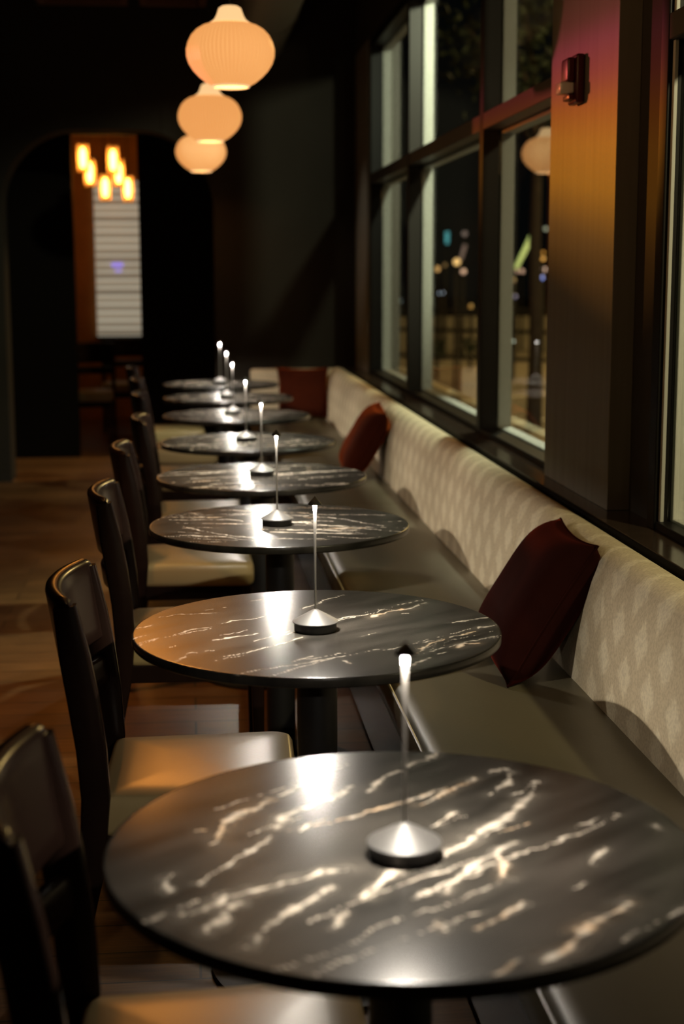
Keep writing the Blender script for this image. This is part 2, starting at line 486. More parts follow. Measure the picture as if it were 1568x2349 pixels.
# dark lobby behind the arch, its back partition has a narrow doorway
pt = MB()
pt.box(-3.3, -0.886, 12.0, 12.12, 0, CEIL).box(-0.372, 1.3, 12.0, 12.12, 0, CEIL).box(-0.886, -0.372, 12.0, 12.12, 2.53, CEIL)
struct(pt.build('wall_lobby', MT['door']))
struct(MB().box(-2.6, 1.3, 15.2, 15.3, 0, CEIL).build('wall_back', MT['amber_wall']))
struct(MB().box(1.2, 1.3, 12.12, 15.2, 0, CEIL).build('wall_backroom_right', MT['amber_wall']))
struct(MB().box(-2.7, -2.6, 12.12, 15.3, 0, CEIL).build('wall_backroom_left', MT['amber_wall']))
# ceiling panels and duct
for i, (x0, x1) in enumerate(((-0.95, -0.36), (-0.28, 0.16))):
    q = MB()
    q.box(x0, x1, 8.7, 10.4, CEIL - 0.03, CEIL - 0.004, 0.004)
    q.box(x0, x1, 8.7, 8.76, CEIL - 0.08, CEIL - 0.03, 0.004).box(x0, x1, 10.34, 10.4, CEIL - 0.08, CEIL - 0.03, 0.004)
    q.box(x0, x0 + 0.05, 8.76, 10.34, CEIL - 0.08, CEIL - 0.03, 0.004).box(x1 - 0.05, x1, 8.76, 10.34, CEIL - 0.08, CEIL - 0.03, 0.004)
    struct(q.build('trim_%d' % (i + 2), MT['beam']))
d = MB().tube([(0.50, 5.0, 3.06), (0.50, 10.58, 3.06)], 0.2, 28)
for y in (6.2, 7.7, 9.2):
    d.tube([(0.50, y, 3.06), (0.50, y + 0.05, 3.06)], 0.208, 28)
tag(d.build('air_duct', MT['duct'], smooth=True), 'grey round air duct running along the dark ceiling above the tables', 'duct')

# ---------------------------------------------------------------- windows
def window(idx, y0, y1, mulls, gx, bead=False, ztr=(2.035, 2.10)):
    root = struct(empty('window_%d' % idx, (1.2, (y0 + y1) / 2, 0.80)))
    ox, oy, oz = root.location
    def part(name, mb, m):
        o = mb.build(name, m, root)
        o.location = (-ox, -oy, -oz)
        return o
    x0, x1, z0, z1 = 1.2, 1.318, 0.80, 2.95
    fr_ = MB()
    fr_.box(x0, x1, y0, y0 + 0.06, z0, z1, 0.003).box(x0, x1, y1 - 0.06, y1, z0, z1, 0.003)
    fr_.box(x0, x1, y0 + 0.06, y1 - 0.06, z1 - 0.06, z1, 0.003)
    part('frame', fr_, MT['frame'])
    part('bottom_rail', MB().box(x0 + 0.004, x1, y0 + 0.06, y1 - 0.06, z0, z0 + 0.022, 0.003), MT['frame'])
    for ym in mulls:
        part('mullion', MB().box(x0, x1, ym, ym + 0.07, z0 + 0.01, z1 - 0.06, 0.003), MT['mullion'])
    part('transom', MB().box(x0 + 0.002, x1 - 0.002, y0 + 0.05, y1 - 0.05, ztr[0], ztr[1], 0.003), MT['transom'])
    ed = [y0 + 0.06] + [v for ym in mulls for v in (ym, ym + 0.07)] + [y1 - 0.06]
    for a, b in zip(ed[::2], ed[1::2]):
        for za, zb in ((z0 + 0.022, ztr[0]), (ztr[1], z1 - 0.06)):
            part('pane', MB().box(gx, gx + 0.006, a + 0.001, b - 0.001, za + 0.001, zb - 0.001), MT['glass'])
            # pale glazing bead on the outer side of the pane, as a thin picture frame
            q = MB()
            xb0, xb1 = gx + 0.008, x1 + 0.012
            q.box(xb0, xb1, a, a + 0.022, za, zb, 0.002).box(xb0, xb1, b - 0.022, b, za, zb, 0.002)
            q.box(xb0, xb1, a + 0.022, b - 0.022, zb - 0.018, zb, 0.002).box(xb0, xb1, a + 0.022, b - 0.022, za, za + 0.008, 0.002)
            part('glazing_bead', q, MT['bead'])
            if bead:
                part('inner_bead', MB().box(1.212, 1.222, b - 0.016, b, za, zb, 0.002), MT['bead'])
    return root
window(1, -0.5, 3.78, [1.7], 1.236, True)
window(2, 4.80, 9.87, [6.08, 8.12], 1.268)

# ---------------------------------------------------------------- banquette
bq = empty('banquette', (0.75, 5.0, 0))
tag(bq, 'long cream and tan upholstered wall bench running under the windows', 'bench')
def bpart(name, mb, m, smooth=True, ang=40):
    o = mb.build(name, m, bq, smooth, ang)
    o.location = (-0.75, -5.0, 0)
    return o
bpart('plinth', MB().box(0.56, 1.08, -0.6, 10.5, 0.0, 0.10), MT['black_metal'], False)
bpart('base', MB().box(0.51, 1.09, -0.6, 10.5, 0.10, 0.36, 0.004), MT['wood_dark'], False)
edges = [-0.6, 2.25, 4.34, 6.43, 8.52, 10.5]
SEAT = [(0.50, 0.345), (0.488, 0.36), (0.484, 0.39), (0.484, 0.42), (0.490, 0.440), (0.505, 0.451), (0.53, 0.455), (0.70, 0.457), (0.88, 0.452), (0.965, 0.445), (0.97, 0.40), (0.97, 0.345)]
BACK = [(0.952, 0.40), (0.954, 0.47), (0.956, 0.55), (0.963, 0.64), (0.976, 0.715), (0.992, 0.765), (1.012, 0.790), (1.035, 0.800), (1.060, 0.799), (1.083, 0.788), (1.095, 0.765), (1.097, 0.70), (1.097, 0.40)]
def upholstery(profile, y0, y1, inset=0.010):
    cx = sum(p[0] for p in profile) / len(profile); cz = sum(p[1] for p in profile) / len(profile)
    def sect(k):
        L = []
        for x, z in profile:
            vx, vz = cx - x, cz - z
            l = math.hypot(vx, vz) or 1
            L.append((x + vx / l * k, z + vz / l * k))
        return L
    n = max(2, int((y1 - y0) / 0.35))
    ys = [y0 + 0.001, y0 + 0.003, y0 + 0.008, y0 + 0.02] + [y0 + 0.02 + (y1 - y0 - 0.04) * i / n for i in range(1, n)] + [y1 - 0.02, y1 - 0.008, y1 - 0.003, y1 - 0.001]
    ks = [inset, inset * 0.55, inset * 0.15, 0] + [0] * (n - 1) + [0, inset * 0.15, inset * 0.55, inset]
    s = MB()
    return s.sweep([(0, y, 0) for y in ys], lambda i: sect(ks[i]), lambda i: (Vector((1, 0, 0)), Vector((0, 0, 1))))
for a, b in zip(edges, edges[1:]):
    bpart('seat_cushion', upholstery(SEAT, a, b, 0.004), MT['bench_vinyl'])
    bpart('back_cushion', upholstery(BACK, a, b), MT['cloth'])
bpart('piping', MB().tube([(0.487, -0.6, 0.437), (0.487, 10.49, 0.437)], 0.0045, 8), MT['bench_vinyl'])
bpart('end_panel', MB().box(0.43, 1.10, 10.502, 10.575, 0.0, 0.79, 0.02, 3), MT['cloth'])

# ---------------------------------------------------------------- tables
VEINS = [[([(-0.14,0.2),(-0.089,0.269)],0.0033,0),([(-0.239,0.033),(-0.222,0.107),(-0.192,0.143),(-0.158,0.181)],0.0058,1),([(-0.155,0.074),(-0.145,0.118),(-0.098,0.16),(-0.077,0.179),(-0.034,0.225)],0.0059,0),([(-0.019,0.201),(0.001,0.244),(0.041,0.286),(0.109,0.36)],0.0037,0),([(-0.261,-0.094),(-0.212,-0.028),(-0.163,0.05)],0.0034,0),([(-0.28,-0.182),(-0.257,-0.17),(-0.224,-0.134),(-0.203,-0.131),(-0.181,-0.118),(-0.151,-0.106),(-0.11,-0.078),(-0.078,-0.071)],0.0055,0),([(-0.252,-0.227),(-0.234,-0.201),(-0.216,-0.155)],0.0053,0),([(-0.208,-0.271),(-0.17,-0.208),(-0.134,-0.164),(-0.101,-0.122)],0.004,0),([(-0.299,-0.116),(-0.293,-0.064)],0.0037,0),([(0.045,0.144),(0.095,0.189),(0.143,0.239)],0.0038,1),([(0.165,0.256),(0.201,0.279),(0.205,0.26),(0.181,0.209),(0.149,0.168)],0.0036,0),([(0.181,0.165),(0.208,0.191),(0.235,0.218)],0.0038,0),([(0.233,0.21),(0.192,0.142),(0.153,0.078),(0.117,0.044),(0.089,-0.003)],0.0062,0),([(0.056,0.063),(0.09,0.105)],0.0046,0),([(-0.066,-0.151),(-0.034,-0.103),(-0.004,-0.073),(0.028,-0.066),(0.057,-0.029),(0.089,-0.003)],0.0057,0),([(0.033,-0.152),(0.055,-0.113),(0.097,-0.056),(0.146,-0.009)],0.0033,0),([(0.113,-0.047),(0.12,-0.076),(0.111,-0.119)],0.0042,1),([(-0.112,-0.237),(-0.091,-0.193)],0.0026,0),([(0.051,-0.255),(0.079,-0.23),(0.116,-0.191)],0.003,1),([(0.009,-0.232),(0.013,-0.256)],0.003,1),([(0.105,-0.343),(0.13,-0.321),(0.16,-0.28),(0.179,-0.255),(0.243,-0.205)],0.0062,1),([(0.231,-0.082),(0.261,-0.039)],0.0031,0),([(0.348,0.031),(0.353,0.018)],0.0032,0),([(0.046,-0.369),(0.081,-0.332)],0.0018,1),([(0.184,-0.158),(0.206,-0.14)],0.0018,0),([(-0.26,0.079),(-0.248,0.078)],0.0026,1),([(-0.126,0.058),(-0.114,0.082)],0.0026,0)],[([(-0.291,-0.021),(-0.255,0.021),(-0.215,0.042)],0.002,0),([(-0.194,0.065),(-0.169,0.089),(-0.118,0.11),(-0.083,0.143)],0.0023,0),([(-0.333,0.135),(-0.292,0.161),(-0.2,0.165)],0.0014,0),([(-0.376,0.043),(-0.34,0.065)],0.0021,0),([(-0.373,-0.041),(-0.346,-0.019)],0.002,0),([(-0.217,-0.074),(-0.121,-0.028)],0.0022,0),([(-0.132,-0.092),(-0.056,-0.011)],0.002,0),([(-0.289,-0.225),(-0.26,-0.17),(-0.218,-0.152)],0.0021,0),([(-0.197,-0.207),(-0.158,-0.182),(-0.123,-0.155),(-0.091,-0.128),(-0.033,-0.071)],0.003,0),([(-0.069,-0.258),(-0.021,-0.219)],0.0017,0),([(0.044,0.067),(0.076,0.1),(0.129,0.12),(0.161,0.159),(0.198,0.144),(0.263,0.214)],0.0024,0),([(0.125,0.089),(0.168,0.137),(0.22,0.163)],0.0064,1),([(0.189,0.113),(0.208,0.111)],0.0016,0),([(0.282,0.02),(0.326,0.039),(0.378,0.06)],0.0018,0),([(0.33,-0.035),(0.377,-0.011)],0.0028,0),([(0.321,-0.129),(0.358,-0.115)],0.0017,0),([(0.26,-0.104),(0.32,-0.063)],0.0022,1),([(0.176,-0.219),(0.213,-0.153),(0.246,-0.12)],0.0032,1),([(0.261,-0.185),(0.279,-0.16),(0.305,-0.163)],0.0053,1),([(0.15,-0.307),(0.197,-0.255)],0.0019,0),([(0.214,-0.231),(0.238,-0.217)],0.0017,0),([(0.029,-0.26),(0.036,-0.278)],0.0021,0),([(0.085,-0.074),(0.121,-0.041)],0.0013,0),([(-0.019,0.184),(0.015,0.223)],0.0027,0),([(0.02,0.231),(0.037,0.27),(0.089,0.314)],0.0022,0),([(-0.36,-0.098),(-0.327,-0.052)],0.002,0)],[([(-0.286,0.144),(-0.217,0.1),(-0.13,0.09),(-0.103,0.052)],0.003,0),([(-0.28,-0.013),(-0.247,-0.066),(-0.192,-0.137),(-0.086,-0.228),(-0.071,-0.245)],0.0025,0),([(-0.324,-0.09),(-0.236,-0.132)],0.0025,0),([(-0.204,-0.168),(-0.088,-0.273)],0.0018,0),([(0.024,0.159),(0.109,0.128),(0.172,0.079),(0.203,0.055),(0.242,-0.009),(0.299,-0.075)],0.0041,0),([(0.06,0.012),(0.158,-0.058),(0.218,-0.103),(0.331,-0.172)],0.0029,0),([(0.31,0.002),(0.363,0.008)],0.0018,0),([(0.105,-0.218),(0.211,-0.272),(0.263,-0.254)],0.0017,0)]]
def hash2(ix, iy, seed):
    h = (ix * 374761393 + iy * 668265263 + seed * 974711) & 0x7fffffff
    h = ((h ^ (h >> 13)) * 1274126177) & 0x7fffffff
    return ((h ^ (h >> 16)) & 0xffff) / 65535.0
def vnoise(x, y, seed):
    ix, iy = np.floor(x).astype(np.int64), np.floor(y).astype(np.int64)
    fx, fy = x - ix, y - iy
    fx, fy = fx * fx * (3 - 2 * fx), fy * fy * (3 - 2 * fy)
    return (hash2(ix, iy, seed) * (1 - fx) + hash2(ix + 1, iy, seed) * fx) * (1 - fy) + (hash2(ix, iy + 1, seed) * (1 - fx) + hash2(ix + 1, iy + 1, seed) * fx) * fy
def vein_field(x, y, veins, seed):
    wx = x + 0.008 * (vnoise(x * 45, y * 45, seed) - 0.5) + 0.006 * (vnoise(x * 110, y * 110, seed + 1) - 0.5)
    wy = y + 0.008 * (vnoise(x * 45, y * 45, seed + 2) - 0.5) + 0.006 * (vnoise(x * 110, y * 110, seed + 3) - 0.5)
    V = np.zeros_like(x); O = np.zeros_like(x)
    brk = vnoise(x * 38, y * 38, seed + 5)
    fine = vnoise(x * 170, y * 170, seed + 6)
    blot = vnoise(x * 75, y * 75, seed + 7)
    for pts, wdt, och in veins:
        best = np.full_like(x, 9.0); tpos = np.zeros_like(x)
        L = len(pts) - 1
        for k, ((ax, ay), (bx, by)) in enumerate(zip(pts, pts[1:])):
            dx, dy = bx - ax, by - ay
            l2 = dx * dx + dy * dy + 1e-12
            tt = np.clip(((wx - ax) * dx + (wy - ay) * dy) / l2, 0, 1)
            dd = np.hypot(wx - ax - tt * dx, wy - ay - tt * dy)
            c = dd < best
            best = np.where(c, dd, best); tpos = np.where(c, (k + tt) / L, tpos)
        taper = 0.45 + 0.55 * np.sin(PI * np.clip(tpos, 0.02, 0.98)) ** 0.6
        ww = wdt * taper * (0.15 + 1.9 * brk)
        a = np.clip(1.25 - best / np.maximum(ww, 1e-5), 0, 1)
        a = a * a * (3 - 2 * a) * (0.25 + 0.75 * np.clip((0.7 * fine + 0.6 * blot) * 2.0 - 0.55, 0, 1))
        halo = 0.16 * np.exp(-(best / (wdt * 3.0)) ** 2) * brk
        a = np.maximum(a, halo)
        O = np.where(a > V, (0.15 + 0.75 * och) * vnoise(x * 60, y * 60, seed + 9), O)
        V = np.maximum(V, a)
    return V, O
def random_veins(seed, ang, n, faint=False):
    r = random.Random(seed)
    L = []
    for _ in range(n):
        a = ang + r.uniform(-0.12, 0.12)
        cx, cy = r.uniform(-0.33, 0.33), r.uniform(-0.33, 0.33)
        ln = r.choice((0.06, 0.1, 0.16, 0.24, 0.34)) * r.uniform(0.7, 1.2)
        k = 4
        pts = []
        for i in range(k + 1):
            s_ = (i / k - 0.5) * ln
            pts.append((cx + s_ * math.cos(a) + r.uniform(-.006, .006), cy + s_ * math.sin(a) + r.uniform(-.006, .006)))
        L.append((pts, r.choice((0.0007, 0.0010, 0.0014, 0.0018) if faint else (0.0012, 0.0018, 0.0025, 0.004, 0.0065)), 1 if r.random() < 0.2 else 0))
    return L

def table_top(veins, seed, rings, seg):
    """Round veined slab: a fine disc, then a small eased edge; 'vein' is stored per vertex."""
    R, th = 0.38, 0.020
    rad = np.linspace(0, R - 0.003, rings)[1:]
    ang = np.arange(seg) * 2 * PI / seg
    xs = [np.zeros(1)] + [r * np.cos(ang) for r in rad]
    ys = [np.zeros(1)] + [r * np.sin(ang) for r in rad]
    zs = [np.zeros(1)] + [np.zeros(seg) for r in rad]
    for r, z in ((R - 0.0008, -0.001), (R, -0.003), (R, -th + 0.003), (R - 0.003, -th)):
        xs.append(r * np.cos(ang)); ys.append(r * np.sin(ang)); zs.append(np.full(seg, z))
    nr = rings - 1 + 4
    x, y, z = np.concatenate(xs), np.concatenate(ys), np.concatenate(zs)
    co = np.stack([x, y, z], 1)
    i = np.arange(seg); j = (i + 1) % seg
    faces = [(0, 1 + a, 1 + b) for a, b in zip(i.tolist(), j.tolist())]
    for k in range(nr - 1):
        b0, b1 = 1 + k * seg, 1 + (k + 1) * seg
        faces += np.stack([b0 + i, b1 + i, b1 + j, b0 + j], 1).tolist()
    faces.append([1 + (nr - 1) * seg + q for q in range(seg)][::-1])
    me = bpy.data.meshes.new('tabletop')
    me.from_pydata(co.tolist(), [], faces)
    V, O = vein_field(x, y, veins, seed)
    side = (np.hypot(x, y) > R - 0.0005)
    V = np.where(side, 0, V)
    col = np.stack([V, O, np.zeros_like(V), np.ones_like(V)], 1).astype(np.float32)
    a = me.attributes.new('vein', 'FLOAT_COLOR', 'POINT')
    a.data.foreach_set('color', col.ravel())
    me.polygons.foreach_set('use_smooth', [True] * len(me.polygons))
    me.set_sharp_from_angle(angle=math.radians(50))
    me.materials.append(MT['marble'])
    return me

TABLES = [(0.2595, 1.80), (0.2525, 2.98), (0.2545, 4.28), (0.2545, 5.33), (0.250, 6.44), (0.240, 7.66), (0.226, 8.77), (0.207, 9.85)]
def random_tone(i):
    return VEINS[i] + random_veins(50 + i, 0.62 if i < 2 else -0.2, (16, 18, 42)[i], i != 2) if i < 3 else random_veins(80 + i, 0.15 + 0.5 * ((i * 37) % 5) / 5, 46)
TLABEL = ['round dark marble table nearest the camera, cut off by the right edge of the photo',
          'round dark marble table second from the camera, beside the nearest rust cushion',
          'round dark marble table third from the camera along the wall bench',
          'round dark marble table fourth from the camera, its edge before the middle rust cushion',
          'round dark marble table fifth from the camera, just behind the middle rust cushion',
          'round dark marble table third from the far wall end of the row',
          'round dark marble table second from the far wall end of the row',
          'round dark marble table farthest from the camera, next to the far wall']
for i, (tx, ty) in enumerate(TABLES):
    root = empty('cafe_table', (tx, ty, 0))
    tag(root, TLABEL[i], 'table', 'round marble tables along the banquette')
    rs = [(150, 460), (150, 460), (140, 420), (80, 300), (70, 260), (60, 220), (50, 200), (50, 200)][i]
    top = bpy.data.objects.new('tabletop', table_top(random_tone(i), 10 + i * 7, *rs))
    C.objects.link(top); top.parent = root; top.location = (0, 0, 0.74)
    MB().lathe([(0.14, 0.7195), (0.14, 0.712), (0.10, 0.695), (0.055, 0.672), (0.045, 0.66)], 40).build('top_bracket', MT['black_metal'], root, True)
    MB().lathe([(0.042, 0.03), (0.042, 0.68)], 40).build('pedestal', MT['black_metal'], root, True)
    MB().lathe([(0.0, 0.0), (0.225, 0.0), (0.23, 0.004), (0.228, 0.010), (0.10, 0.022), (0.055, 0.034), (0.043, 0.05)], 48, caps=False).build('base', MT['black_metal'], root, True)

# ---------------------------------------------------------------- cordless table lamps
def make_lamp():
    root = empty('table_lamp', (0, 0, 0))
    MB().lathe([(0.042, 0.0), (0.0435, 0.001), (0.0435, 0.0155), (0.042, 0.0165)], 64).build('puck', MT['rubber'], root, True)
    MB().lathe([(0.040, 0.0165), (0.0472, 0.0172), (0.0475, 0.0182), (0.0470, 0.0192), (0.006, 0.0425), (0.003, 0.0438)], 72).build('cone_base', MT['alu'], root, True, 25)
    MB().lathe([(0.0023, 0.043), (0.0023, 0.15), (0.0027, 0.20), (0.0036, 0.248)], 20).build('stem', MT['stem'], root, True)
    MB().lathe([(0.0036, 0.248), (0.0043, 0.2638)], 20).build('light_tip', MT['led'], root, True)
    # the light ring sits recessed inside the hollow cap, so it hardly shows from the side
    cap = MB().lathe([(0.0, 0.2640), (0.0120, 0.2640), (0.0136, 0.2616), (0.0141, 0.2616), (0.0144, 0.2622), (0.0, 0.279)], 40, caps=False).build('cap', MT['rubber'], root, True, 25)
    MB().lathe([(0.0043, 0.2637), (0.0068, 0.2637)], 40, caps=False).build('led_ring', MT['led_ring'], cap)
    return root
lamp = make_lamp()
LLABEL = ['cordless metal table lamp with cone base on the table nearest the camera',
          'cordless metal table lamp with cone base on the second table from the camera',
          'cordless metal table lamp with cone base on the third table from the camera',
          'cordless metal table lamp with cone base on the fourth table from the camera',
          'cordless metal table lamp with cone base on the fifth table from the camera',
          'small lit table lamp on the table third from the far wall',
          'small lit table lamp on the table second from the far wall',
          'small lit table lamp on the farthest table, tallest tip in the photo row']
LPOS = [(0.259, 1.765), (0.249, 2.97), (0.247, 4.268), (0.255, 5.335), (0.242, 6.455), (0.222, 7.70), (0.219, 8.75), (0.204, 9.87)]
for i, (x, y) in enumerate(LPOS):
    o = lamp if i == 0 else copy_tree(lamp)
    o.location = (x, y, 0.7402)
    o.rotation_euler = (0, 0, 0.7 * i)
    tag(o, LLABEL[i], 'lamp', 'cordless lamps on the tables')

# ---------------------------------------------------------------- chairs
def make_chair():
    """Origin on the floor under the seat centre, the sitter faces +X."""
    root = empty('dining_chair', (0, 0, 0))
    # upholstered seat, slightly wider at the front, domed
    s = MB()
    b = bmesh.new()
    N = 14
    def outline(sc, z):
        L = []
        x0, x1, y0, y1, r = -0.195, 0.20, 0.195, 0.215, 0.035
        for cx, cy, a0 in ((x1 - r, y1 - r, 0), (x0 + r * .6, y0 - r * .6, 90), (x0 + r * .6, -y0 + r * .6, 180), (x1 - r, -y1 + r, 270)):
            rr = r if cx > 0 else r * .6
            for k in range(5):
                a = math.radians(a0 + 22.5 * k)
                L.append(Vector(((cx + rr * math.cos(a)) * sc, (cy + rr * math.sin(a)) * sc, z)))
        return L
    rings = [outline(*q) for q in ((0.95, 0.375), (0.985, 0.380), (1.0, 0.392), (1.0, 0.430), (0.992, 0.445), (0.965, 0.4555), (0.93, 0.459), (0.7, 0.464), (0.35, 0.467))]
    vr = [[b.verts.new(v) for v in L] for L in rings]
    for A, B in zip(vr, vr[1:]):
        for k in range(len(A)):
            b.faces.new((A[k], A[(k + 1) % len(A)], B[(k + 1) % len(A)], B[k]))
    b.faces.new(vr[0][::-1]); b.faces.new(vr[-1])
    s.merge(b)
    s.build('seat', MT['vinyl'], root, True, 60)
    fr_ = MB()
    fr_.box(-0.185, 0.185, -0.188, -0.166, 0.325, 0.377, 0.003).box(-0.185, 0.185, 0.166, 0.188, 0.325, 0.377, 0.003)
    fr_.box(0.160, 0.182, -0.17, 0.17, 0.325, 0.377, 0.003).box(-0.185, -0.163, -0.17, 0.17, 0.325, 0.377, 0.003)
    fr_.build('seat_frame', MT['wood_dark'], root)
    # back posts run on down as the splayed rear legs
    path = [(-0.275, 0.0), (-0.235, 0.18), (-0.207, 0.34), (-0.198, 0.46), (-0.204, 0.56), (-0.217, 0.66), (-0.230, 0.74), (-0.246, 0.842)]
    for sy in (-1, 1):
        q = MB()
        wd = [0.034, 0.042, 0.050, 0.056, 0.058, 0.060, 0.058, 0.044]
        pts = [Vector((x, sy * 0.198, z)) for x, z in path]
        def fr2(i):
            d = (pts[min(i + 1, len(pts) - 1)] - pts[max(i - 1, 0)]).normalized()
            return Vector((0, 1, 0)).cross(d).normalized(), Vector((0, 1, 0))
        def sec(i):
            a, c, r = wd[i] / 2, 0.016, 0.006
            return [(-a + r, -c), (a - r, -c), (a, -c + r), (a, c - r), (a - r, c), (-a + r, c), (-a, c - r), (-a, -c + r)]
        q.sweep(pts, sec, fr2)
        q.build('rear_leg', MT['wood_dark'], root, True, 50)
        q = MB()
        q.sweep([(0.172, sy * 0.18, 0.0), (0.172, sy * 0.18, 0.2), (0.170, sy * 0.176, 0.376)],
                lambda i: [(a * (0.013, 0.016, 0.019)[i], c * (0.013, 0.016, 0.019)[i]) for a, c in ((-1, -.7), (-.7, -1), (.7, -1), (1, -.7), (1, .7), (.7, 1), (-.7, 1), (-1, .7))],
                lambda i: (Vector((1, 0, 0)), Vector((0, 1, 0))))
        q.build('front_leg', MT['wood_dark'], root, True, 50)
    # curved panel and lower rail, hollow towards the sitter
    def px(z):
        for (xa, za), (xb, zb) in zip(path, path[1:]):
            if za <= z <= zb: return xa + (xb - xa) * (z - za) / (zb - za)
        return path[-1][0] - (z - 0.842) * 0.16
    def curved(name, z0, z1, th, yh, bulge, nz=6, ny=22):
        b = bmesh.new()
        # closed section in (depth, z), swept along y
        sect = []
        for k in range(nz + 1):
            sect.append((+th / 2, z0 + (z1 - z0) * k / nz))
        r = th / 2
        for k in range(1, 6):
            a = PI * k / 6
            sect.append((r * math.cos(a), z1 + r * 0.8 * math.sin(a)))
        for k in range(nz + 1):
            sect.append((-th / 2, z1 - (z1 - z0) * k / nz))
        for k in range(1, 4):
            a = PI * k / 4
            sect.append((-r * math.cos(a), z0 - r * 0.5 * math.sin(a)))
        rings = []
        for j in range(ny + 1):
            y = -yh + 2 * yh * j / ny
            e = abs(y) / yh
            endr = 1.0 if e < 0.94 else max(0.45, math.sqrt(max(0, 1 - ((e - 0.94) / 0.06) ** 2 * 0.8)))
            ring = []
            for d_, z in sect:
                zc = (z0 + z1) / 2
                zz = zc + (z - zc) * (1 if e < 0.9 else 1 - 0.10 * ((e - 0.9) / 0.1) ** 2)
                ring.append(b.verts.new((px(z) - bulge * (1 - e * e) + 0.006 + d_ * endr, y, zz)))
            rings.append(ring)
        n = len(sect)
        for A, B in zip(rings, rings[1:]):
            for k in range(n):
                b.faces.new((A[k], A[(k + 1) % n], B[(k + 1) % n], B[k]))
        b.faces.new(rings[0][::-1]); b.faces.new(rings[-1])
        q = MB(); q.merge(b)
        return q.build(name, MT['wood_dark'], root, True, 50)
    curved('backrest', 0.690, 0.846, 0.034, 0.212, 0.046)
    curved('cross_rail', 0.590, 0.638, 0.026, 0.20, 0.050, nz=3)
    return root
chair = make_chair()
CHAIRS = [(0.028, 1.80, 0.0), (0.008, 2.985, -0.03), (0.006, 4.27, 0.0), (0.012, 5.34, 0.02), (0.045, 6.40, 0.0), (0.0, 7.66, 0.0), (-0.045, 8.72, 0.0), (-0.11, 9.80, 0.03)]
CLABEL = ['dark wood chair with tan seat at the table nearest the camera, cut off below',
          'dark wood chair with tan seat at the second table from the camera',
          'dark wood chair with tan seat at the third table from the camera',
          'dark wood chair with tan seat at the fourth table from the camera',
          'dark wood chair with tan seat at the fifth table from the camera',
          'dim dark chair at the table third from the far wall',
          'dim dark chair at the table second from the far wall',
          'dim dark chair at the farthest table, by the arched opening']
for i, (x, y, rz) in enumerate(CHAIRS):
    o = chair if i == 0 else copy_tree(chair)
    o.location = (x, y, 0)
    o.rotation_euler = (0, 0, rz)
    tag(o, CLABEL[i], 'chair', 'chairs along the row of tables')
for i, (x, y, rz, lb) in enumerate(((-0.86, 13.00, -PI / 2, 'tan seated chair in the room behind the arch, on the left'), (-0.60, 13.95, -PI / 2, 'tan seated chair in the room behind the arch, on the right'))):
    o = copy_tree(chair)
    o.location = (x, y, 0); o.rotation_euler = (0, 0, rz)
    tag(o, lb, 'chair', 'chairs in the room behind the arch')

# ---------------------------------------------------------------- cushions
def cushion(name, centre, u, v, n, su, sv, th, material, label):
    """Square pillow spanned by unit vectors u, v with bulge along n; sharp ears at the corners."""
    u, v, n = Vector(u).normalized(), Vector(v).normalized(), Vector(n).normalized()
    N = 28
    b = bmesh.new()
    grid = {}
    for side in (1, -1):
        for i in range(N + 1):
            for j in range(N + 1):
                a, c = -1 + 2 * i / N, -1 + 2 * j / N
                rim = i in (0, N) or j in (0, N)
                if rim and side == -1:
                    grid[side, i, j] = grid[1, i, j]; continue
                pinch = 0.085
                x = a * (1 - pinch * (1 - c * c) * abs(a) ** 2)
                y = c * (1 - pinch * (1 - a * a) * abs(c) ** 2)
                h = ((1 - a ** 4) * (1 - c ** 4)) ** 0.55 if not rim else 0
                wr_ = 0.03 * math.sin(9 * a + 4 * c) * (1 - h)
                grid[side, i, j] = b.verts.new(u * (x * su / 2) + v * (y * sv / 2) + n * (side * th / 2 * (h + 0.3 * wr_ * h)))
    for side in (1, -1):
        for i in range(N):
            for j in range(N):
                b.faces.new([grid[side, i, j], grid[side, i + 1, j], grid[side, i + 1, j + 1], grid[side, i, j + 1]])
    s = MB(); s.merge(b)
    root = s.build(name, material, None, True, 60)
    root.location = centre
    # piped seam round the edge
    p = []
    for k in range(4 * N):
        e, q = divmod(k, N)
        i, j = ((q, 0), (N, q), (N - q, N), (0, N - q))[e]
        a, c = -1 + 2 * i / N, -1 + 2 * j / N
        x = a * (1 - 0.085 * (1 - c * c)); y = c * (1 - 0.085 * (1 - a * a))
        p.append(u * (x * su / 2) + v * (y * sv / 2))
    p.append(p[0])
    MB().tube(p, 0.003, 6).build('piping', material, root, True)
    return tag(root, label, 'cushion', 'rust cushions on the banquette')
def lean(bx, tx, z0, z1, y0, y1):
    """Frame of a cushion standing on the seat and leaning on the back."""
    v = Vector((tx - bx, 0, z1 - z0)); u = Vector((0, 1, 0))
    return Vector(((bx + tx) / 2, (y0 + y1) / 2, (z0 + z1) / 2)), u, v
c_, u_, v_ = lean(0.775, 0.985, 0.466, 0.800, 3.47, 3.89)
n_ = Vector(u_).cross(v_)
cushion('cushion', c_, u_ + Vector((0.03, 0, 0.0)), v_, n_, 0.42, 0.41, 0.18, MT['velvet_shaded'], 'shaded rust velvet cushion nearest the camera, leaning on the cream bench back')
c_, u_, v_ = lean(0.765, 0.955, 0.475, 0.80, 7.10, 7.52)
cushion('cushion', c_, u_ + Vector((0.05, 0, 0.05)), v_, Vector(u_).cross(v_), 0.42, 0.38, 0.15, MT['velvet'], 'rust velvet cushion in the middle of the bench, lit orange on its left edge')
cushion('cushion', (0.79, 10.34, 0.635), (0.98, -0.12, 0.0), (0.0, 0.30, 0.95), (0.1, -0.95, 0.3), 0.36, 0.36, 0.13, MT['velvet'], 'rust velvet cushion in the far corner of the bench, by the far wall')

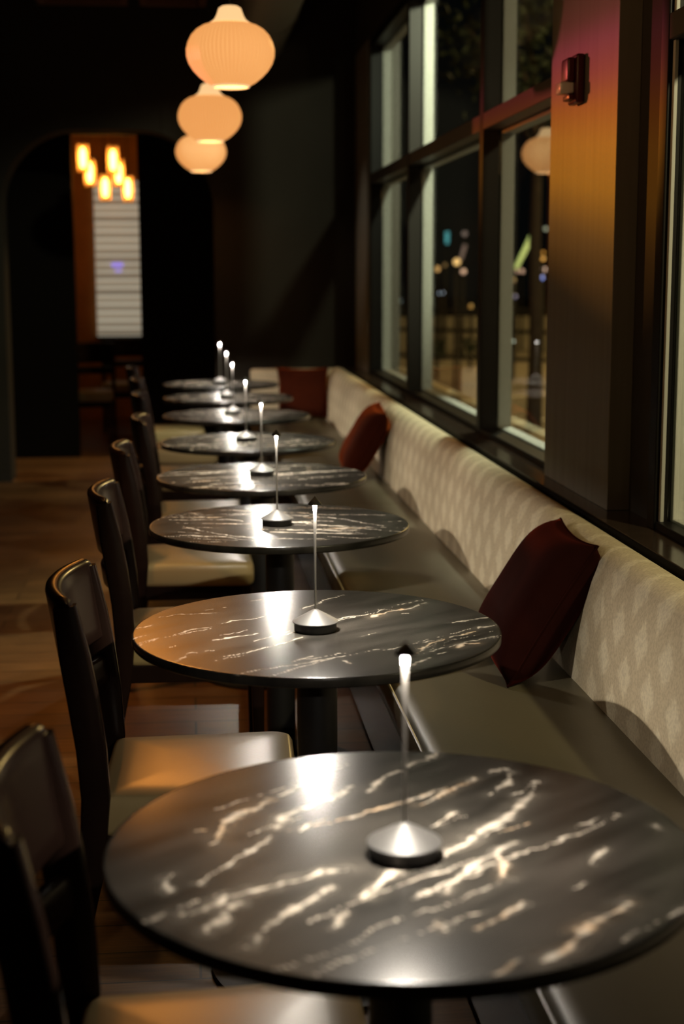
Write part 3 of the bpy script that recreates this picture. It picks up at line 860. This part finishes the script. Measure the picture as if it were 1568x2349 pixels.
# ---------------------------------------------------------------- pendant lamps
def make_pendant():
    """Origin at the shade's middle height; onion shaped pleated shade."""
    root = empty('pendant_lamp', (0, 0, 0))
    R = 0.168
    body = [(0.060, 0.092), (0.080, 0.089), (0.105, 0.081), (0.128, 0.067), (0.147, 0.047), (0.160, 0.022), (0.167, -0.004), (0.166, -0.030), (0.158, -0.056), (0.142, -0.081), (0.120, -0.104), (0.095, -0.124), (0.072, -0.137)]
    MB().lathe(body, 96, caps=False).build('shade', MT['shade'], root, True, 80)
    MB().lathe([(0.038, 0.148), (0.042, 0.146), (0.046, 0.134), (0.052, 0.118), (0.060, 0.104), (0.072, 0.095), (0.080, 0.090)], 72, caps=False).build('shade_neck', MT['shade_neck'], root, True, 80)
    MB().lathe([(0.073, -0.136), (0.070, -0.1425), (0.066, -0.144)], 72, caps=False).build('bottom_rim', MT['shade_rim'], root, True, 80)
    MB().lathe([(0.0, -0.108), (0.085, -0.108)], 48, caps=False).build('diffuser', MT['pend_bulb'], root)
    MB().lathe([(0.038, 0.148), (0.030, 0.153), (0.0, 0.154)], 40, caps=False).build('top_cap', MT['shade_neck'], root, True)
    MB().tube([(0, 0, 0.15), (0, 0, CEIL - 2.28 - 0.02)], 0.0025, 6).build('cord', MT['cord'], root)
    MB().lathe([(0.05, CEIL - 2.28 - 0.025), (0.05, CEIL - 2.28)], 32).build('ceiling_rose', MT['cord'], root, True)
    return root
pend = make_pendant()
PENDS = [(0.178, 5.82, 2.302, 'pleated onion shaped pendant lamp nearest the camera, largest in the photo'),
         (0.133, 8.02, 2.285, 'pleated onion shaped pendant lamp second from the camera, middle of three'),
         (0.105, 10.1, 2.268, 'pleated onion shaped pendant lamp farthest from the camera, lowest in the photo')]
for i, (x, y, z, lb) in enumerate(PENDS):
    o = pend if i == 0 else copy_tree(pend)
    o.location = (x, y, z)
    tag(o, lb, 'pendant lamp', 'pendant lamps over the tables')
# the two pendants hanging before the photo's top edge light the near tables
for y, pw in ((3.62, 5.0), (1.42, 1.8)):
    point('pendant_glow', (0.19, y, 2.28), pw, (1.0, 0.55, 0.2), 0.16)

# ---------------------------------------------------------------- fire alarm on the pillar
fa = empty('fire_alarm', (1.166, 4.425, 2.025))
tag(fa, 'dark red fire alarm with clear strobe mounted on the orange lit pillar', 'fire alarm')
MB().box(-0.028, -0.001, -0.050, 0.050, -0.070, 0.070, 0.008, 3).build('housing', MT['red_plastic'], fa, True)
MB().box(-0.052, -0.027, -0.040, 0.040, -0.010, 0.060, 0.008, 3).build('horn_cover', MT['red_plastic'], fa, True)
MB().box(-0.046, -0.027, -0.036, 0.036, -0.060, -0.044, 0.004, 2).build('lower_lip', MT['red_plastic'], fa, True)
MB().box(-0.070, -0.027, -0.030, 0.030, -0.042, -0.008, 0.006, 3).build('strobe_lens', MT['lens'], fa, True)

# ---------------------------------------------------------------- the room behind the arch
scr = empty('lit_panel', (-0.684, 15.14, 0))
tag(scr, 'tall backlit slatted panel glowing white in the room behind the arch', 'panel')
pm = emit('backlit_panel', (0.80, 0.72, 0.55), 0.30)
MB().box(-0.224, 0.224, 0.03, 0.059, 0.833, 2.358).build('backing', pm, scr)
slat_m = [emit('glowing_slat', (0.80, 0.70, 0.50), s_) for s_ in (0.16, 0.21, 0.26)]
for k in range(19):
    z = 0.845 + k * 0.080
    MB().box(-0.22, 0.22, 0.0, 0.03, z, z + 0.054, 0.004).build('slat', slat_m[(k * 7 + k // 3) % 3], scr)
MB().box(-0.235, 0.235, -0.005, 0.058, 0.806, 0.833).build('bottom_rail', MT['wood_dark'], scr)
MB().box(-0.063, 0.047, -0.012, -0.0, 1.525, 1.557, 0.003).box(-0.03, 0.03, -0.012, -0.0, 1.475, 1.492, 0.003).build('sign', emit('violet_neon_reflection', (0.30, 0.22, 0.95), 0.9), scr)  # glowing bars painted in for a violet neon reflection on the panel
def make_tube():
    root = empty('tube_pendant', (0, 0, 0))
    MB().lathe([(0.048, 0.115), (0.050, 0.10), (0.050, -0.115)], 32, caps=False).build('glass_tube', MT['amber_glass'], root, True)
    MB().lathe([(0.0, -0.085), (0.018, -0.075), (0.024, -0.04), (0.024, 0.05), (0.012, 0.08), (0.012, 0.09)], 24).build('bulb', MT['tube_bulb'], root, True)
    MB().lathe([(0.018, 0.088), (0.018, 0.12), (0.05, 0.122), (0.05, 0.13), (0.0, 0.135)], 24).build('socket', MT['wood_dark'], root, True)
    return root
tb = make_tube()
TPOS = [(-0.858, 13.0, 2.42), (-0.822, 13.3, 2.317), (-0.607, 13.0, 2.403), (-0.575, 13.3, 2.314), (-0.731, 14.0, 2.23), (-0.526, 14.0, 2.222)]
tubes = [tb] + [copy_tree(tb) for _ in TPOS[1:]]
TL = ['amber glass tube pendant behind the arch, topmost at the left', 'amber glass tube pendant behind the arch, tucked below the topmost left one', 'amber glass tube pendant behind the arch, topmost in the middle', 'amber glass tube pendant behind the arch, tucked below the topmost middle one',
      'amber glass tube pendant hanging over the white panel, lower left of its cluster', 'amber glass tube pendant hanging over the white panel, lower right of its cluster']
for i, (x, y, z) in enumerate(TPOS):
    o = tubes[i]
    o.location = (x, y, z)
    MB().tube([(0, 0, 0.13), (0, 0, CEIL - z)], 0.003, 6).build('cord', MT['cord'], o)
    tag(o, TL[i], 'pendant lamp', 'tube pendants behind the arch')

# ---------------------------------------------------------------- outside
g = struct(MB().box(1.6, 60, -6, 90, -0.35, -0.15).build('ground', MT['asphalt']))
struct(MB().box(1.42, 3.0, -6, 24, -0.15, -0.03, 0.01).build('ground_sidewalk', MT['concrete']))
# parking bay lines painted on the ground
for i, (x, y) in enumerate(((3.6, 13.0), (3.9, 16.0), (4.2, 19.0))):
    ob = MB().box(-0.06, 0.06, -1.6, 1.6, -0.149, -0.145).build('painted_line', MT['line_paint'])
    ob.location = (x, y, 0); ob.rotation_euler = (0, 0, -0.9)
    tag(ob, ['white painted parking line nearest the windows, seen through the right pane', 'white painted parking line in the middle, seen through the middle pane', 'white painted parking line farthest out on the dark lot'][i], 'line', 'painted lines on the parking lot')
# railing
rl = empty('metal_railing', (5.0, 21.0, -0.15))
tag(rl, 'dark metal railing across the far side of the parking lot', 'railing')
for z in (0.35, 0.75, 1.05):
    MB().tube([(-2.2, 1.8, z), (3.2, -2.4, z)], 0.03, 8).build('rail', MT['rail'], rl)
for k in range(7):
    f_ = k / 6
    MB().tube([(-2.2 + 5.4 * f_, 1.8 - 4.2 * f_, 0), (-2.2 + 5.4 * f_, 1.8 - 4.2 * f_, 1.08)], 0.03, 8).build('post', MT['rail'], rl)
# low wall and hedge blocks behind the railing
tag(MB().box(4.2, 16, 30.0, 30.4, -0.15, 0.55, 0.02).build('low_wall', MT['concrete']), 'low pale wall at the back of the parking lot', 'wall')
# street tree
tree = empty('street_tree', (3.53, 15.0, -0.15))
tag(tree, 'dark street tree outside the pane next to the pillar', 'tree')
MB().tube([(0, 0, 0), (0.01, 0, 0.9), (-0.02, 0, 1.9), (0.0, 0.02, 3.2)], [0.085, 0.068, 0.058, 0.045], 14).build('trunk', MT['bark'], tree, True)
bt = MB()
r_ = random.Random(3)
for k in range(9):
    a = k * 2.4
    bt.tube([(0, 0, 2.75 + 0.05 * k), (0.35 * math.cos(a), 0.35 * math.sin(a), 3.2 + 0.07 * k), (0.8 * math.cos(a), 0.8 * math.sin(a), 3.6 + 0.1 * k)], [0.03, 0.02, 0.008], 6)
bt.build('branches', MT['bark'], tree, True)
lf = MB()
for k in range(900):
    a, e, rr = r_.uniform(0, 2 * PI), r_.uniform(-1, 1), 1.15 * r_.random() ** 0.4
    c = Vector((rr * math.cos(a) * math.sqrt(1 - e * e), rr * math.sin(a) * math.sqrt(1 - e * e), 3.95 + 0.9 * rr * e))
    d1 = Vector((r_.uniform(-1, 1), r_.uniform(-1, 1), r_.uniform(-1, 1))).normalized() * 0.06
    d2 = d1.cross(Vector((r_.uniform(-1, 1), r_.uniform(-1, 1), 0.3))).normalized() * 0.03
    lf.bm.faces.new([lf.bm.verts.new(c + q) for q in (-d1, d2, d1, -d2)])
lf.build('foliage', MT['leaf'], tree)
# sapling with a stake in the lot
sp_ = empty('young_tree', (3.05, 17.0, -0.15))
tag(sp_, 'thin young tree tied to a stake outside the middle pane', 'tree')
MB().tube([(0, 0, 0), (0.01, 0, 0.8), (0.0, 0, 1.6)], [0.02, 0.016, 0.008], 8).build('trunk', MT['bark'], sp_, True)
MB().tube([(0.06, 0, 0), (0.06, 0, 1.1)], 0.015, 8).build('stake', MT['bark'], sp_)
lf = MB()
for k in range(160):
    a, e, rr = r_.uniform(0, 2 * PI), r_.uniform(-1, 1), 0.25 * r_.random() ** 0.5
    sx_ = -0.22 if k % 2 else 0.2
    c = Vector((sx_ + 0.5 * rr * math.cos(a), rr * math.sin(a), 0.75 + 0.45 * rr * e))
    d1 = Vector((r_.uniform(-1, 1), r_.uniform(-1, 1), r_.uniform(-1, 1))).normalized() * 0.035
    d2 = d1.cross(Vector((r_.uniform(-1, 1), r_.uniform(-1, 1), 0.3))).normalized() * 0.018
    lf.bm.faces.new([lf.bm.verts.new(c + q) for q in (-d1, d2, d1, -d2)])
lf.build('foliage', MT['leaf'], sp_)

# distant lights: each a lantern on its post or a lit sign on its pole; one stands for a reflection
def lantern(loc, r, color, s, label, sz=1.0, name='street_lantern', cat='street light'):
    root = empty(name, (loc[0], loc[1], -0.15))
    h = loc[2] + 0.15
    MB().ball((0, 0, h), r, 10, sz).build('globe', emit('lantern_glow', color, s), root, True)
    if h > r * sz * 1.5:
        MB().tube([(0, 0, 0), (0, 0, h - r * sz * 0.96)], [0.03, 0.02], 8).build('post', MT['rail'], root, True)
    return tag(root, label, cat, 'lights across the parking lot')
def neon(loc, a, b, wd, color, s, label):
    """Lit sign bar from a to b (x, z offsets) on a pole."""
    root = empty('neon_sign', (loc[0], loc[1], -0.15))
    h = loc[2] + 0.15
    A, B = Vector((a[0], 0, h + a[1])), Vector((b[0], 0, h + b[1]))
    MB().tube([A, A.lerp(B, 0.5), B], [wd * 0.8, wd, wd * 1.1], 10).build('tube_light', emit('neon_glow', color, s), root, True)
    MB().tube([(A.x, 0.05, 0), (A.x, 0.05, A.z)], 0.02, 8).build('pole', MT['rail'], root)
    return tag(root, label, 'sign', 'lights across the parking lot')
LIGHTS = [('neon', (5.568, 32.0, 2.182), 0.042, (0.12, 0.62, 0.68), 0.7, 'cyan lit sign high across the lot, seen through the middle pane', ((0.0, -0.132), (0.0, 0.122))),
    ('lamp', (5.947, 32.0, 2.265), 0.056, (0.75, 0.5, 0.42), 0.35, 'dim pink lamp high across the lot, right of the cyan sign', 1.0),
    ('neon', (5.719, 31.0, 1.864), 0.036, (0.7, 0.42, 0.36), 0.3, 'dim slanting pink sign above the bright orange lamp', ((-0.036, -0.164), (0.055, 0.146))),
    ('lamp', (5.029, 30.0, 1.514), 0.044, (1.0, 0.5, 0.16), 1.2, 'orange street lamp leftmost in the middle pane', 1.2),
    ('lamp', (5.18, 30.0, 1.592), 0.035, (1.0, 0.5, 0.16), 0.25, 'dim orange street lamp between two brighter ones', 1.0),
    ('lamp', (5.239, 29.0, 1.646), 0.068, (1.0, 0.56, 0.2), 1.6, 'brightest orange street lamp in the middle pane', 1.0),
    ('lamp', (5.186, 28.0, 1.461), 0.049, (1.0, 0.55, 0.4), 1.0, 'pinkish street lamp just below the brightest orange one', 1.0),
    ('lamp', (4.561, 27.0, 1.07), 0.012, (0.6, 0.75, 1), 1.2, 'tiny bluish white lamp low in the middle pane, on the left', 2.2),
    ('lamp', (4.634, 27.0, 1.078), 0.012, (0.6, 0.75, 1), 1.0, 'tiny bluish white lamp low in the middle pane, on the right', 2.2),
    ('lamp', (4.573, 24.0, 0.881), 0.035, (1, 0.42, 0.06), 0.45, 'dull orange lamp low beside the middle window post', 1.8),
    ('neon', (6.191, 28.0, 1.515), 0.049, (0.55, 0.72, 0.2), 0.75, 'yellow green slanting neon sign in the pane beside the pillar', ((0.0, 0.0), (0.296, 0.593))),
    ('lamp', (6.526, 30.0, 1.466), 0.04, (1.0, 0.55, 0.4), 0.8, 'pinkish lamp in a row of three, leftmost', 1.0),
    ('lamp', (6.652, 30.0, 1.466), 0.04, (1.0, 0.55, 0.4), 0.8, 'pinkish lamp in a row of three, in the middle', 1.0),
    ('lamp', (6.769, 30.0, 1.466), 0.04, (1.0, 0.55, 0.4), 0.85, 'pinkish lamp in a row of three, rightmost', 1.0),
    ('lamp', (5.932, 27.0, 1.301), 0.04, (0.6, 0.3, 0.15), 0.3, 'dim brown lamp under the row of pinkish lamps', 1.0),
    ('lamp', (5.749, 26.0, 1.026), 0.031, (0.35, 0.4, 1), 0.35, 'dim blue lamp low in the pane beside the pillar', 1.0),
    ('lamp', (4.848, 22.0, 0.427), 0.013, (0.9, 0.95, 0.75), 1.6, 'small white glow added for a table lamp tip mirrored in the pane, left of the tree', 1.4),  # globe added as the mirrored glint of a table lamp tip
    ('lamp', (7.482, 31.0, 2.339), 0.041, (0.8, 0.78, 0.55), 0.6, 'pale lamp highest beside the pillar edge', 1.0),
    ('lamp', (7.685, 32.0, 1.856), 0.038, (1, 0.4, 0.06), 1.0, 'upper orange lamp of a pair beside the pillar edge', 1.0),
    ('lamp', (6.478, 27.0, 1.686), 0.036, (1, 0.4, 0.06), 1.0, 'lower orange lamp of a pair beside the pillar edge', 1.0),
    ('lamp', (6.979, 29.0, 1.499), 0.047, (1, 0.6, 0.5), 1.0, 'pink lamp beside the pillar edge, above the blue one', 1.0),
    ('lamp', (6.221, 26.0, 1.351), 0.038, (0.15, 0.3, 1), 1.3, 'bright blue lamp beside the pillar edge', 1.0),
    ('lamp', (4.881, 36.0, 2.55), 0.037, (1.0, 0.5, 0.16), 1.0, 'orange lamp alone in the farthest pane', 1.3),
    ('lamp', (4.845, 34.0, 0.802), 0.03, (0.6, 0.7, 0.7), 0.4, 'faint grey lamp low in the farthest pane', 1.0)]
for kind, loc, r, colr, st, lb, ex in LIGHTS:
    st = st * 1.9
    if kind == 'lamp': lantern(loc, r, colr, st, lb, ex)
    else: neon(loc, ex[0], ex[1], r, colr, st, lb)
